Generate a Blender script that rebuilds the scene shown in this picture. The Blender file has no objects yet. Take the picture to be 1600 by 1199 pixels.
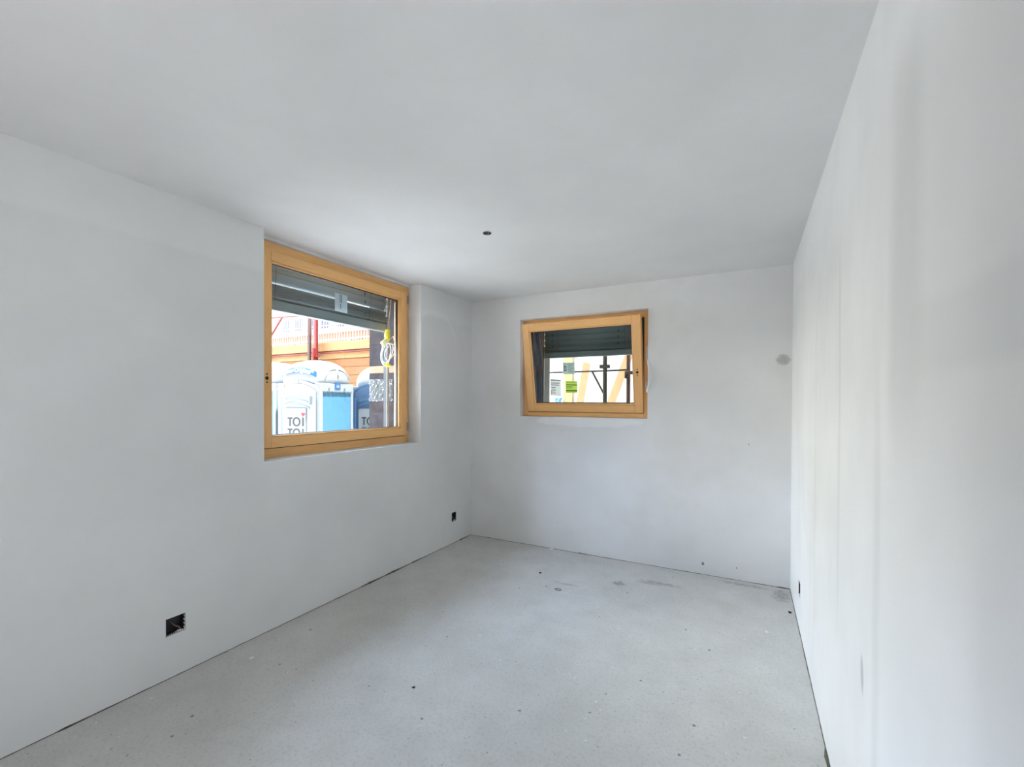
import bpy, bmesh, math, random
from mathutils import Vector, Matrix
random.seed(7)
S = bpy.context.scene
col = S.collection
R = math.radians

# ------------------------------------------------------------------ camera
CX, CY, CZ = 2.57749, -3.94698, 1.41113
FPX, YAW, PIT, ROL, SHY = 695.995, 0.487367, -0.0084445, 0.0040959, 33.73
W, H = 2.869, 2.45
cam = bpy.data.cameras.new('camera'); co = bpy.data.objects.new('camera', cam); col.objects.link(co)
fwd = Vector((-math.sin(YAW)*math.cos(PIT), math.cos(YAW)*math.cos(PIT), math.sin(PIT)))
rt = Vector((math.cos(YAW), math.sin(YAW), 0)); up = rt.cross(fwd)
r2 = rt*math.cos(ROL) + up*math.sin(ROL); u2 = r2.cross(fwd)
co.matrix_world = Matrix(((r2.x, u2.x, -fwd.x, CX), (r2.y, u2.y, -fwd.y, CY), (r2.z, u2.z, -fwd.z, CZ), (0, 0, 0, 1)))
cam.sensor_fit = 'HORIZONTAL'; cam.sensor_width = 36; cam.lens = FPX/1600*36
cam.shift_y = SHY/1600; cam.clip_start = 0.02; cam.clip_end = 300
S.camera = co

# ------------------------------------------------------------------ world, sun, exposure
world = bpy.data.worlds.new('world'); S.world = world; world.use_nodes = True
bg = world.node_tree.nodes['Background']
bg.inputs[0].default_value = (0.86, 0.92, 1.0, 1); bg.inputs[1].default_value = 1.0
def sunlamp(name, d, e, ang, c):
    l = bpy.data.lights.new(name, 'SUN'); l.energy = e; l.angle = R(ang); l.color = c
    o = bpy.data.objects.new(name, l); col.objects.link(o)
    o.rotation_euler = Vector(d).to_track_quat('Z', 'Y').to_euler()
sunlamp('sun', (.34, .02, 1), 38, 1.5, (1, .98, .95))              # high sun, falls on the ground before the window
sunlamp('bright_sky', (-1, -.08, .13), 17, 56, (1, .965, .91))      # bright hazy sky low beyond the open side of the site
sunlamp('blue_sky', (-1, -.60, .72), 11, 44, (.60, .72, 1.0))       # blue sky higher up
sunlamp('blue_sky', (-1, .35, .75), 13, 50, (.62, .75, 1.0))
S.view_settings.view_transform = 'Standard'; S.view_settings.look = 'None'
S.view_settings.gamma = 1; S.view_settings.use_curve_mapping = False
S.view_settings.exposure = -0.25

# ------------------------------------------------------------------ helpers
def tag(o, label=None, cat=None, group=None, kind=None):
    if label: o['label'] = label
    if cat: o['category'] = cat
    if group: o['group'] = group
    if kind: o['kind'] = kind
    return o

def empty(name, loc=(0, 0, 0), rz=0, label=None, cat=None, group=None, kind=None):
    o = bpy.data.objects.new(name, None); col.objects.link(o)
    o.location = loc; o.rotation_euler = (0, 0, rz); o.empty_display_size = .1
    return tag(o, label, cat, group, kind)

class MB:
    def __init__(s): s.v = []; s.f = []; s.m = []
    def add(s, vs, fs, mi=0):
        b = len(s.v); s.v += [tuple(v) for v in vs]
        for f in fs: s.f.append([b+i for i in f]); s.m.append(mi)
        return s
    def box(s, x0, x1, y0, y1, z0, z1, mi=0, M=None):
        x0, x1 = min(x0, x1), max(x0, x1); y0, y1 = min(y0, y1), max(y0, y1); z0, z1 = min(z0, z1), max(z0, z1)
        vs = [(x0, y0, z0), (x1, y0, z0), (x1, y1, z0), (x0, y1, z0), (x0, y0, z1), (x1, y0, z1), (x1, y1, z1), (x0, y1, z1)]
        if M is not None: vs = [M @ Vector(v) for v in vs]
        return s.add(vs, [(0, 3, 2, 1), (4, 5, 6, 7), (0, 1, 5, 4), (1, 2, 6, 5), (2, 3, 7, 6), (3, 0, 4, 7)], mi)
    def bar(s, a, b, w, t, mi=0, upv=(0, 0, 1)):
        a = Vector(a); b = Vector(b); d = (b-a); L = d.length; d.normalize()
        x = d.cross(Vector(upv)); x = x.normalized() if x.length > 1e-4 else Vector((1, 0, 0)); y = d.cross(x)
        M = Matrix(((x.x, y.x, d.x, a.x), (x.y, y.y, d.y, a.y), (x.z, y.z, d.z, a.z), (0, 0, 0, 1)))
        return s.box(-w/2, w/2, -t/2, t/2, 0, L, mi, M)
    def tube(s, pts, r, n=10, mi=0, closed=False):
        pts = [Vector(p) for p in pts]; N = len(pts); vs = []; prev = None
        for i, p in enumerate(pts):
            if closed: t = pts[(i+1) % N]-pts[i-1]
            else: t = pts[min(i+1, N-1)]-pts[max(i-1, 0)]
            t.normalize()
            if prev is None: x = t.orthogonal().normalized()
            else:
                x = prev - t*prev.dot(t)
                x = x.normalized() if x.length > 1e-5 else t.orthogonal().normalized()
            prev = x; y = t.cross(x); rr = r[i] if isinstance(r, (list, tuple)) else r
            for k in range(n):
                a = 2*math.pi*k/n; vs.append(p+x*math.cos(a)*rr+y*math.sin(a)*rr)
        fs = []
        for i in range(N if closed else N-1):
            j = (i+1) % N
            for k in range(n):
                l = (k+1) % n; fs.append((i*n+k, i*n+l, j*n+l, j*n+k))
        if not closed: fs += [tuple(range(n-1, -1, -1)), tuple((N-1)*n+k for k in range(n))]
        return s.add(vs, fs, mi)
    def prism(s, poly, y0, y1, mi=0):            # polygon in x,z extruded along y
        n = len(poly); vs = [(p[0], y0, p[1]) for p in poly]+[(p[0], y1, p[1]) for p in poly]
        fs = [tuple(range(n)), tuple(range(2*n-1, n-1, -1))]
        fs += [(i, i+n, (i+1) % n+n, (i+1) % n) for i in range(n)]
        return s.add(vs, fs, mi)
    def build(s, name, mats, parent=None, smooth=False, bevel=0, seg=2):
        me = bpy.data.meshes.new(name); me.from_pydata(s.v, [], s.f)
        if not isinstance(mats, (list, tuple)): mats = [mats]
        for m in mats: me.materials.append(m)
        me.polygons.foreach_set('material_index', s.m)
        bm = bmesh.new(); bm.from_mesh(me); bmesh.ops.recalc_face_normals(bm, faces=bm.faces); bm.to_mesh(me); bm.free()
        if smooth: me.polygons.foreach_set('use_smooth', [True]*len(me.polygons))
        o = bpy.data.objects.new(name, me); col.objects.link(o)
        if parent: o.parent = parent
        if bevel:
            b = o.modifiers.new('bevel', 'BEVEL'); b.width = bevel; b.segments = seg; b.limit_method = 'ANGLE'
        return o

def text_mesh(name, txt, size, mat, parent, M, depth=.002, bold=0.0, sx=1.0, align='LEFT', font_curve=None):
    cu = bpy.data.curves.new(name, 'FONT'); cu.body = txt; cu.size = size; cu.extrude = depth; cu.offset = bold
    cu.align_x = align; cu.resolution_u = 4
    t = bpy.data.objects.new(name+'_tmp', cu); col.objects.link(t)
    bpy.context.view_layer.update()
    dg = bpy.context.evaluated_depsgraph_get()
    me = bpy.data.meshes.new_from_object(t.evaluated_get(dg)); me.name = name
    bpy.data.objects.remove(t)
    me.transform(Matrix.Diagonal((sx, 1, 1, 1))); me.transform(M)
    me.materials.clear(); me.materials.append(mat)
    o = bpy.data.objects.new(name, me); col.objects.link(o); o.parent = parent
    return o

# ------------------------------------------------------------------ materials
def newmat(name):
    m = bpy.data.materials.new(name); m.use_nodes = True
    nt = m.node_tree; return m, nt, nt.nodes['Principled BSDF']

def srgb(r, g, b):
    f = lambda c: (c/255/12.92) if c <= 10 else ((c/255+.055)/1.055)**2.4
    return (f(r), f(g), f(b), 1)

def simple(name, c, rough=.5, metal=0, var=.06, scale=8, bump=0, stretch=(1, 1, 1), bscale=None, spec=None):
    m, nt, b = newmat(name)
    N = nt.nodes; L = nt.links
    tc = N.new('ShaderNodeTexCoord'); mp = N.new('ShaderNodeMapping'); mp.inputs['Scale'].default_value = stretch
    no = N.new('ShaderNodeTexNoise'); no.inputs['Scale'].default_value = scale; no.inputs['Detail'].default_value = 6
    L.new(tc.outputs['Object'], mp.inputs[0]); L.new(mp.outputs[0], no.inputs['Vector'])
    mx = N.new('ShaderNodeMix'); mx.data_type = 'RGBA'
    mr = N.new('ShaderNodeMapRange'); mr.inputs[1].default_value = .3; mr.inputs[2].default_value = .7
    L.new(no.outputs['Fac'], mr.inputs[0]); L.new(mr.outputs[0], mx.inputs[0])
    mx.inputs[6].default_value = [x*(1-var) for x in c[:3]]+[1]
    mx.inputs[7].default_value = [min(1, x*(1+var)) for x in c[:3]]+[1]
    L.new(mx.outputs[2], b.inputs['Base Color'])
    b.inputs['Roughness'].default_value = rough; b.inputs['Metallic'].default_value = metal
    if spec is not None: b.inputs['Specular IOR Level'].default_value = spec
    if bump:
        bn = N.new('ShaderNodeTexNoise'); bn.inputs['Scale'].default_value = bscale or scale*3; bn.inputs['Detail'].default_value = 5
        L.new(mp.outputs[0], bn.inputs['Vector'])
        bp = N.new('ShaderNodeBump'); bp.inputs['Strength'].default_value = bump; bp.inputs['Distance'].default_value = .01
        L.new(bn.outputs['Fac'], bp.inputs['Height']); L.new(bp.outputs[0], b.inputs['Normal'])
    return m

def wood(name, c1, c2, stretch, scale=6, rough=.45):
    m, nt, b = newmat(name); N = nt.nodes; L = nt.links
    tc = N.new('ShaderNodeTexCoord'); mp = N.new('ShaderNodeMapping'); mp.inputs['Scale'].default_value = stretch
    L.new(tc.outputs['Object'], mp.inputs[0])
    no = N.new('ShaderNodeTexNoise'); no.inputs['Scale'].default_value = scale; no.inputs['Detail'].default_value = 5; no.inputs['Roughness'].default_value = .6
    L.new(mp.outputs[0], no.inputs['Vector'])
    cr = N.new('ShaderNodeValToRGB'); cr.color_ramp.elements[0].position = .3; cr.color_ramp.elements[1].position = .68
    cr.color_ramp.elements[0].color = c1; cr.color_ramp.elements[1].color = c2
    L.new(no.outputs['Fac'], cr.inputs[0]); L.new(cr.outputs[0], b.inputs['Base Color'])
    b.inputs['Roughness'].default_value = rough
    bp = N.new('ShaderNodeBump'); bp.inputs['Strength'].default_value = .15; bp.inputs['Distance'].default_value = .002
    L.new(no.outputs['Fac'], bp.inputs['Height']); L.new(bp.outputs[0], b.inputs['Normal'])
    return m

def mathn(nt, op, a, b=None, c=None):
    n = nt.nodes.new('ShaderNodeMath'); n.operation = op
    for i, x in enumerate((a, b, c)):
        if x is None: continue
        if hasattr(x, 'default_value') or hasattr(x, 'links'): nt.links.new(x, n.inputs[i])
        else: n.inputs[i].default_value = x
    return n.outputs[0]

def noise(nt, vec, scale, detail=4, rough=.55, stretch=None, loc=(0, 0, 0)):
    if stretch or loc != (0, 0, 0):
        mp = nt.nodes.new('ShaderNodeMapping'); mp.inputs['Scale'].default_value = stretch or (1, 1, 1)
        mp.inputs['Location'].default_value = loc
        nt.links.new(vec, mp.inputs[0]); vec = mp.outputs[0]
    n = nt.nodes.new('ShaderNodeTexNoise'); n.inputs['Scale'].default_value = scale
    n.inputs['Detail'].default_value = detail; n.inputs['Roughness'].default_value = rough
    nt.links.new(vec, n.inputs['Vector']); return n.outputs['Fac']

def rng(nt, x, a, b, c=0., d=1., smooth=False):
    n = nt.nodes.new('ShaderNodeMapRange'); nt.links.new(x, n.inputs[0])
    if smooth: n.interpolation_type = 'SMOOTHSTEP'
    for i, v in enumerate((a, b, c, d)): n.inputs[i+1].default_value = v
    return n.outputs[0]

def mixc(nt, fac, a, b):
    n = nt.nodes.new('ShaderNodeMix'); n.data_type = 'RGBA'
    for i, x in ((0, fac), (6, a), (7, b)):
        if hasattr(x, 'links'): nt.links.new(x, n.inputs[i])
        else: n.inputs[i].default_value = x
    return n.outputs[2]

def band(nt, x, lo, hi, soft):                   # 1 inside [lo,hi] with soft edges
    a = rng(nt, x, lo-soft, lo+soft, 0, 1, True); b = rng(nt, x, hi-soft, hi+soft, 1, 0, True)
    return mathn(nt, 'MULTIPLY', a, b)

def plaster(name, base, kind):
    m, nt, b = newmat(name); N = nt.nodes; L = nt.links
    tc = N.new('ShaderNodeTexCoord'); P = tc.outputs['Object']
    sx = N.new('ShaderNodeSeparateXYZ'); L.new(P, sx.inputs[0]); X, Y, Z = sx.outputs
    big = noise(nt, P, 1.1, 4, .5); mid = noise(nt, P, 5, 5, .6); fine = noise(nt, P, 160, 2, .5)
    dark = [c*.93 for c in base[:3]]+[1]; lite = [min(1, c*1.03) for c in base[:3]]+[1]
    c = mixc(nt, rng(nt, big, .35, .65), dark, lite)
    c = mixc(nt, rng(nt, mid, .45, .75, 0, .35), c, [base[0]*.97, base[1]*.95, base[2]*.92, 1])
    h = mathn(nt, 'MULTIPLY', fine, .15)
    if kind == 'right':                          # filled board joints, sanded patches and streaks
        wob = mathn(nt, 'MULTIPLY', mathn(nt, 'SUBTRACT', noise(nt, P, 1.6, 3), .5), .09)
        Yw = mathn(nt, 'ADD', Y, wob)
        Zw = mathn(nt, 'ADD', Z, mathn(nt, 'MULTIPLY', wob, .8))
        for (lo, hi, sf, amt, z0, z1) in ((-2.82, -2.62, .05, .22, 1.35, 2.2), (-2.53, -2.47, .03, .14, .2, 1.5), (-1.99, -1.95, .018, .16, .7, 1.9), (-1.36, -1.32, .012, .10, .2, 1.8), (-3.5, -3.05, .12, .16, .9, 3)):
            f = mathn(nt, 'MULTIPLY', band(nt, Yw, lo, hi, sf), amt)
            f = mathn(nt, 'MULTIPLY', f, band(nt, Z, z0, z1, .15))
            f = mathn(nt, 'MULTIPLY', f, rng(nt, noise(nt, P, 2.0, 3, .5, (1, 1, .35)), .3, .6, .3, 1))
            c = mixc(nt, f, c, srgb(140, 140, 142))
        # white filler plus painted-in light under the ceiling and in the far corner
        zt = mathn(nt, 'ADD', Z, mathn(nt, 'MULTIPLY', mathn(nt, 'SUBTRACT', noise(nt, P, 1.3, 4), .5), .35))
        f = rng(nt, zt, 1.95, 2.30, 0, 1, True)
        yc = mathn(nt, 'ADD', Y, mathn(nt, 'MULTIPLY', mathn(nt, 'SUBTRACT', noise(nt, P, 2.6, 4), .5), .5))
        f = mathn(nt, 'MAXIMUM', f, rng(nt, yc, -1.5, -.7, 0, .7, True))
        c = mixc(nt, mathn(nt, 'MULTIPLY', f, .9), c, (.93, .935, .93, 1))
        f = mathn(nt, 'MULTIPLY', mathn(nt, 'MULTIPLY', band(nt, Zw, 1.47, 1.60, .02), rng(nt, Y, -2.7, -3.1)), .12)
        c = mixc(nt, f, c, srgb(140, 145, 150))
        streak = noise(nt, P, 1.6, 5, .55, (1, 1.3, .7))
        c = mixc(nt, rng(nt, streak, .50, .75, 0, .14), c, srgb(168, 168, 168))
        # small vertical scrape
        e = mathn(nt, 'ADD', mathn(nt, 'POWER', mathn(nt, 'DIVIDE', mathn(nt, 'SUBTRACT', mathn(nt, 'ADD', Y, mathn(nt, 'MULTIPLY', Z, -.12)), -2.445), .020), 2),
                  mathn(nt, 'POWER', mathn(nt, 'DIVIDE', mathn(nt, 'SUBTRACT', Z, .64), .055), 2))
        c = mixc(nt, rng(nt, e, .3, 1.3, .4, 0), c, srgb(120, 122, 128))
        h = mathn(nt, 'ADD', h, mathn(nt, 'MULTIPLY', noise(nt, P, 1.8, 2, .4), 3.0))
    if kind == 'left':
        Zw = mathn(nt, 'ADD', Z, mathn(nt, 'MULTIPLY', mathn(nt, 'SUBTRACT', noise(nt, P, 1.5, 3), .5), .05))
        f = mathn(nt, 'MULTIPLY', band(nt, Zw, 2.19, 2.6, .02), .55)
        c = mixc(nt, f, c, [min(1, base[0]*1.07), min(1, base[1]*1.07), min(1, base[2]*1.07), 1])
        # rounded filler patch right of the window
        Yc = mathn(nt, 'DIVIDE', mathn(nt, 'SUBTRACT', Y, -.62), .34); Zc = mathn(nt, 'DIVIDE', mathn(nt, 'SUBTRACT', Z, 1.95), .30)
        e = mathn(nt, 'ADD', mathn(nt, 'MULTIPLY', Yc, Yc), mathn(nt, 'MULTIPLY', Zc, Zc))
        e = mathn(nt, 'ADD', e, mathn(nt, 'MULTIPLY', mathn(nt, 'SUBTRACT', noise(nt, P, 6, 3), .5), .5))
        c = mixc(nt, mathn(nt, 'MULTIPLY', mathn(nt, 'MULTIPLY', band(nt, e, .80, 1.1, .10), rng(nt, Z, 1.9, 2.1)), .4), c, [min(1, base[0]*1.1), min(1, base[1]*1.1), min(1, base[2]*1.1), 1])
        h = mathn(nt, 'ADD', h, mathn(nt, 'MULTIPLY', noise(nt, P, 2.0, 3), 2.5))
    if kind == 'back':
        warm = noise(nt, P, 1.7, 4, .5, None, (3, 1, 2))
        c = mixc(nt, rng(nt, warm, .5, .75, 0, .4), c, srgb(206, 200, 192))
        for (x0, z0, rx, rz, amt) in ((2.259, .088, .012, .016, .8), (2.507, .096, .005, .010, .6), (2.81, 1.735, .05, .045, .45), (2.585, 1.08, .006, .01, .4)):
            d = mathn(nt, 'ADD', mathn(nt, 'POWER', mathn(nt, 'DIVIDE', mathn(nt, 'SUBTRACT', X, x0), rx), 2), mathn(nt, 'POWER', mathn(nt, 'DIVIDE', mathn(nt, 'SUBTRACT', Z, z0), rz), 2))
            d = mathn(nt, 'ADD', d, mathn(nt, 'MULTIPLY', mathn(nt, 'SUBTRACT', noise(nt, P, 50, 3), .5), 2.0))
            c = mixc(nt, rng(nt, d, .3, 1.2, amt, 0), c, srgb(95, 90, 92))
        d = mathn(nt, 'ADD', mathn(nt, 'POWER', mathn(nt, 'DIVIDE', mathn(nt, 'SUBTRACT', X, 1.25), .50), 2), mathn(nt, 'POWER', mathn(nt, 'DIVIDE', mathn(nt, 'SUBTRACT', Z, 1.225), .05), 2))
        d = mathn(nt, 'ADD', d, mathn(nt, 'MULTIPLY', mathn(nt, 'SUBTRACT', noise(nt, P, 9, 4, .6), .5), 1.6))
        c = mixc(nt, rng(nt, d, .8, 1.1, .6, 0), c, (.88, .88, .87, 1))
        h = mathn(nt, 'ADD', h, mathn(nt, 'MULTIPLY', noise(nt, P, 2.0, 3), 2.5))
    L.new(c, b.inputs['Base Color']); b.inputs['Roughness'].default_value = .85; b.inputs['Specular IOR Level'].default_value = .25
    bp = N.new('ShaderNodeBump'); bp.inputs['Strength'].default_value = .35; bp.inputs['Distance'].default_value = .004
    L.new(h, bp.inputs['Height']); L.new(bp.outputs[0], b.inputs['Normal'])
    return m

def screed():
    m, nt, b = newmat('cement_screed'); N = nt.nodes; L = nt.links
    tc = N.new('ShaderNodeTexCoord'); P = tc.outputs['Object']
    base = srgb(208, 207, 204)
    big = noise(nt, P, .9, 5, .55); mid = noise(nt, P, 4.5, 6, .65); fine = noise(nt, P, 70, 4, .6)
    c = mixc(nt, rng(nt, big, .35, .65), [x*.90 for x in base[:3]]+[1], [x*1.04 for x in base[:3]]+[1])
    c = mixc(nt, rng(nt, mid, .4, .75, 0, .4), c, srgb(182, 180, 176))
    c = mixc(nt, rng(nt, fine, .5, .8, 0, .45), c, srgb(150, 150, 148))
    c = mixc(nt, rng(nt, noise(nt, P, 16, 6, .7), .56, .80, 0, .28), c, srgb(150, 146, 138))
    # small dark stains and pale plaster splashes
    for sc, th, colr, amt, seed in ((9, .085, srgb(96, 92, 88), .8, 0), (23, .10, srgb(104, 100, 96), .7, 5), (14, .075, srgb(240, 240, 238), .8, 9), (30, .09, srgb(238, 238, 236), .7, 2)):
        mp = N.new('ShaderNodeMapping'); mp.inputs['Location'].default_value = (seed, seed*.7, 0); L.new(P, mp.inputs[0])
        wv = N.new('ShaderNodeVectorMath'); wv.operation = 'ADD'
        nn = N.new('ShaderNodeTexNoise'); nn.inputs['Scale'].default_value = 25; L.new(mp.outputs[0], nn.inputs['Vector'])
        sc_ = N.new('ShaderNodeVectorMath'); sc_.operation = 'SCALE'; sc_.inputs['Scale'].default_value = .03; L.new(nn.outputs['Color'], sc_.inputs[0])
        L.new(mp.outputs[0], wv.inputs[0]); L.new(sc_.outputs[0], wv.inputs[1])
        vo = N.new('ShaderNodeTexVoronoi'); vo.inputs['Scale'].default_value = sc; vo.inputs['Randomness'].default_value = 1; L.new(wv.outputs[0], vo.inputs['Vector'])
        wn = N.new('ShaderNodeTexWhiteNoise'); L.new(vo.outputs['Position'], wn.inputs['Vector'])
        pick = rng(nt, wn.outputs['Value'], .58, .60)
        sp = rng(nt, vo.outputs['Distance'], th*.5, th, 1, 0)
        f = mathn(nt, 'MULTIPLY', mathn(nt, 'MULTIPLY', pick, sp), amt)
        c = mixc(nt, f, c, colr)
    # scuffs
    sx = N.new('ShaderNodeSeparateXYZ'); L.new(P, sx.inputs[0]); X, Y, Z = sx.outputs
    for (x0, y0, rx, ry, amt) in ((1.70, -.51, .05, .05, .6), (1.98, -.36, .16, .03, .45), (1.90, -.40, .1, .02, .4), (1.34, -.72, .12, .02, .35), (2.80, -.16, .06, .12, .5), (2.55, -.08, .18, .03, .45)):
        d = mathn(nt, 'ADD', mathn(nt, 'POWER', mathn(nt, 'DIVIDE', mathn(nt, 'SUBTRACT', X, x0), rx), 2), mathn(nt, 'POWER', mathn(nt, 'DIVIDE', mathn(nt, 'SUBTRACT', Y, y0), ry), 2))
        d = mathn(nt, 'ADD', d, mathn(nt, 'MULTIPLY', mathn(nt, 'SUBTRACT', noise(nt, P, 28, 4, .7), .5), 5.0))
        c = mixc(nt, rng(nt, d, 0, 1.2, amt, 0), c, srgb(120, 114, 106))
    L.new(c, b.inputs['Base Color'])
    rg = rng(nt, mid, .3, .7, .55, .75); L.new(rg, b.inputs['Roughness']); b.inputs['Specular IOR Level'].default_value = .35
    bp = N.new('ShaderNodeBump'); bp.inputs['Strength'].default_value = .3; bp.inputs['Distance'].default_value = .003
    L.new(mathn(nt, 'ADD', fine, mathn(nt, 'MULTIPLY', mid, 3)), bp.inputs['Height']); L.new(bp.outputs[0], b.inputs['Normal'])
    return m

def glass_mat():
    m = bpy.data.materials.new('clear_glass'); m.use_nodes = True; nt = m.node_tree; N = nt.nodes; L = nt.links
    N.remove(N['Principled BSDF']); out = N['Material Output']
    tr = N.new('ShaderNodeBsdfTransparent'); tr.inputs[0].default_value = (.95, .975, .965, 1)
    gl = N.new('ShaderNodeBsdfGlossy'); gl.inputs['Roughness'].default_value = .01; gl.inputs[0].default_value = (1, 1, 1, 1)
    lw = N.new('ShaderNodeLayerWeight'); lw.inputs[0].default_value = .5; ge = N.new('ShaderNodeNewGeometry')
    sch = mathn(nt, 'MULTIPLY_ADD', mathn(nt, 'POWER', lw.outputs['Facing'], 5), .9, .05)
    fr = mathn(nt, 'MULTIPLY', sch, mathn(nt, 'SUBTRACT', 1.0, ge.outputs['Backfacing']))
    mx = N.new('ShaderNodeMixShader'); L.new(fr, mx.inputs[0]); L.new(tr.outputs[0], mx.inputs[1]); L.new(gl.outputs[0], mx.inputs[2])
    L.new(mx.outputs[0], out.inputs[0]); return m

WH = (.80, .80, .79, 1)
M = dict(
    wall_l=plaster('left_wall_plaster', (.78, .785, .78, 1), 'left'),
    wall_b=plaster('back_wall_plaster', (.79, .785, .78, 1), 'back'),
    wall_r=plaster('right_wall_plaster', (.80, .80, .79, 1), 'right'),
    ceil=plaster('ceiling_paint', (.83, .83, .83, 1), 'ceiling'),
    floor=screed(),
    spruce_h=wood('spruce_rail', srgb(236, 178, 106), srgb(248, 197, 132), (1.2, 30, 30)),
    spruce_v=wood('spruce_stile', srgb(234, 176, 106), srgb(247, 195, 132), (30, 30, 1.2)),
    gasket=simple('black_gasket', (.01, .01, .012, 1), .5, var=.1),
    glass=glass_mat(),
    blind=simple('blind_slat_paint', srgb(128, 140, 146), .35, .0, var=.04, scale=5),
    rail_al=simple('pale_anodised_aluminium', srgb(205, 210, 210), .35, .3, var=.03),
    dark=simple('dark_cavity', (.008, .008, .008, 1), .8),
    concrete=simple('grey_reveal_board', srgb(64, 60, 64), .95, spec=.2, var=.3, scale=14, bump=.4),
    navy=simple('navy_membrane', (.006, .010, .026, 1), .75, spec=.15, var=.5, scale=5, bump=.8, stretch=(6, 6, .8), bscale=10),
    olive=simple('weathered_batten', srgb(84, 84, 72), .8, var=.25, scale=12, stretch=(4, 4, .5), bump=.3),
    beige=simple('bare_timber_block', srgb(150, 128, 102), .8, var=.15, scale=10),
    metal=simple('steel', srgb(150, 150, 150), .35, .9, var=.1),
    black=simple('black_plastic', (.012, .012, .012, 1), .5),
    white_pl=simple('white_plastic', (.82, .83, .84, 1), .4, var=.02),
    yellow=simple('yellow_tape', srgb(238, 226, 60), .5, var=.1),
    cable=simple('white_cable_sheath', (.80, .80, .80, 1), .4, var=.03),
    ground=simple('site_gravel', (.24, .23, .21, 1), .95, var=.2, scale=3, bump=.5, bscale=30),
    outer=simple('outer_render', (.45, .45, .45, 1), .9, var=.1),
    outer_dk=simple('dark_grey_profile', srgb(70, 74, 78), .6),
    edge=simple('edge_insulation', srgb(96, 92, 84), .9, var=.3, scale=30),
    dust=simple('plaster_crumb', (.82, .82, .80, 1), .9, var=.1),
    grit=simple('dark_grit', (.02, .02, .02, 1), .9, var=.3),
)

# ------------------------------------------------------------------ the room shell
def grid_wall(name, place, u0, u1, z0, z1, holes, t, mat, reveal=None):
    """front face with rectangular holes (u0,u1,z0,z1,depth); place(u,d,z)->point, d outward."""
    us = sorted({u0, u1, *[h[0] for h in holes], *[h[1] for h in holes]})
    zs = sorted({z0, z1, *[h[2] for h in holes], *[h[3] for h in holes]})
    mb = MB()
    for i in range(len(us)-1):
        for j in range(len(zs)-1):
            a, b, c, d = us[i], us[i+1], zs[j], zs[j+1]; um, zm = (a+b)/2, (c+d)/2
            hit = [h for h in holes if h[0] < um < h[1] and h[2] < zm < h[3]]
            dep = hit[0][4] if hit else 0
            if dep < t:
                mb.add([place(a, dep, c), place(b, dep, c), place(b, dep, d), place(a, dep, d)], [(0, 1, 2, 3)])
                mb.add([place(a, t, c), place(b, t, c), place(b, t, d), place(a, t, d)], [(3, 2, 1, 0)], 0)
    for (a, b, c, d, dep) in holes:
        dd = min(dep, t)
        for q in (((a, c), (b, c)), ((b, c), (b, d)), ((b, d), (a, d)), ((a, d), (a, c))):
            (p, r), (s, v) = q
            if r == v and abs(r-z1) < 1e-6: continue
            mb.add([place(p, 0, r), place(s, 0, v), place(s, dd, v), place(p, dd, r)], [(0, 1, 2, 3)])
    for (p, r), (s, v) in (((u0, z0), (u1, z0)), ((u1, z0), (u1, z1)), ((u1, z1), (u0, z1)), ((u0, z1), (u0, z0))):
        mb.add([place(p, 0, r), place(s, 0, v), place(s, t, v), place(p, t, r)], [(0, 1, 2, 3)])
    me = bpy.data.meshes.new(name); me.from_pydata(mb.v, [], mb.f); me.materials.append(mat)
    o = bpy.data.objects.new(name, me); col.objects.link(o)
    return tag(o, kind='structure')

YR = -4.75            # rear wall
SL = [(-2.790, -2.700), (-.345, -.262)]
grid_wall('wall_left', lambda u, d, z: (-d, u, z), YR-.2, .20, -.2, 2.60,
          [(-2.275, -.82, 1.04, 2.455, .9)]+[(a, b, .215, .305, .045) for a, b in SL], .20, M['wall_l'])
grid_wall('wall_back', lambda u, d, z: (u, d, z), 0, W, 0, 2.45, [(.573, 1.81, 1.265, 2.22, .9)], .18, M['wall_b'])
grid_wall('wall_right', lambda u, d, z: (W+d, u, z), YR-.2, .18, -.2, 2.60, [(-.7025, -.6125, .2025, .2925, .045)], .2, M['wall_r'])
DX0, DX1, DZ = .70, 1.75, 2.05
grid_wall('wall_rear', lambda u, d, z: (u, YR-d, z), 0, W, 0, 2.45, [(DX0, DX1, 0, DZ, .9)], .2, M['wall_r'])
tag(MB().box(0, W, YR-.2, 0, -.2, 0).build('floor', M['floor']), kind='structure')
tag(MB().box(0, W, YR-.2, 0, H, H+.15).box(-.2, 0, -2.275, -.82, H, H+.15).box(-.2, -.121, -2.275, -.82, 2.4305, H).build('ceiling', M['ceil']), kind='structure')
# outer leaf of the wall round each window
o = MB()
XO0, XO1 = -.2, -.575
o.box(XO1, XO0, -.868, .8, -.3, 3.4).box(XO1, XO0, YR-.4, -2.26, -.3, 3.4).box(XO1, XO0, -2.26, -.868, -.3, 1.06)
o.box(XO1, XO1+.06, -2.26, -.868, 2.34, 3.4).box(XO1+.06, XO0, -2.26, -.868, 2.62, 3.4)
tag(o.build('wall_left_outer', M['concrete']), kind='structure')
o = MB()
YO0, YO1 = .18, .60
o.box(XO0, .615, YO0, YO1, -.3, 3.4).box(1.80, W+.4, YO0, YO1, -.3, 3.4).box(.615, 1.80, YO0, YO1, -.3, 1.26)
o.box(.615, 1.80, YO1-.06, YO1, 2.18, 3.4).box(.615, 1.80, YO0, YO1-.06, 2.45, 3.4)
tag(o.build('wall_back_outer', M['outer']), kind='structure')
tag(MB().box(-.575, W+.4, YR-.4, .6, 3.4, 3.6).build('roof_slab', M['outer']), kind='structure')

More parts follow.
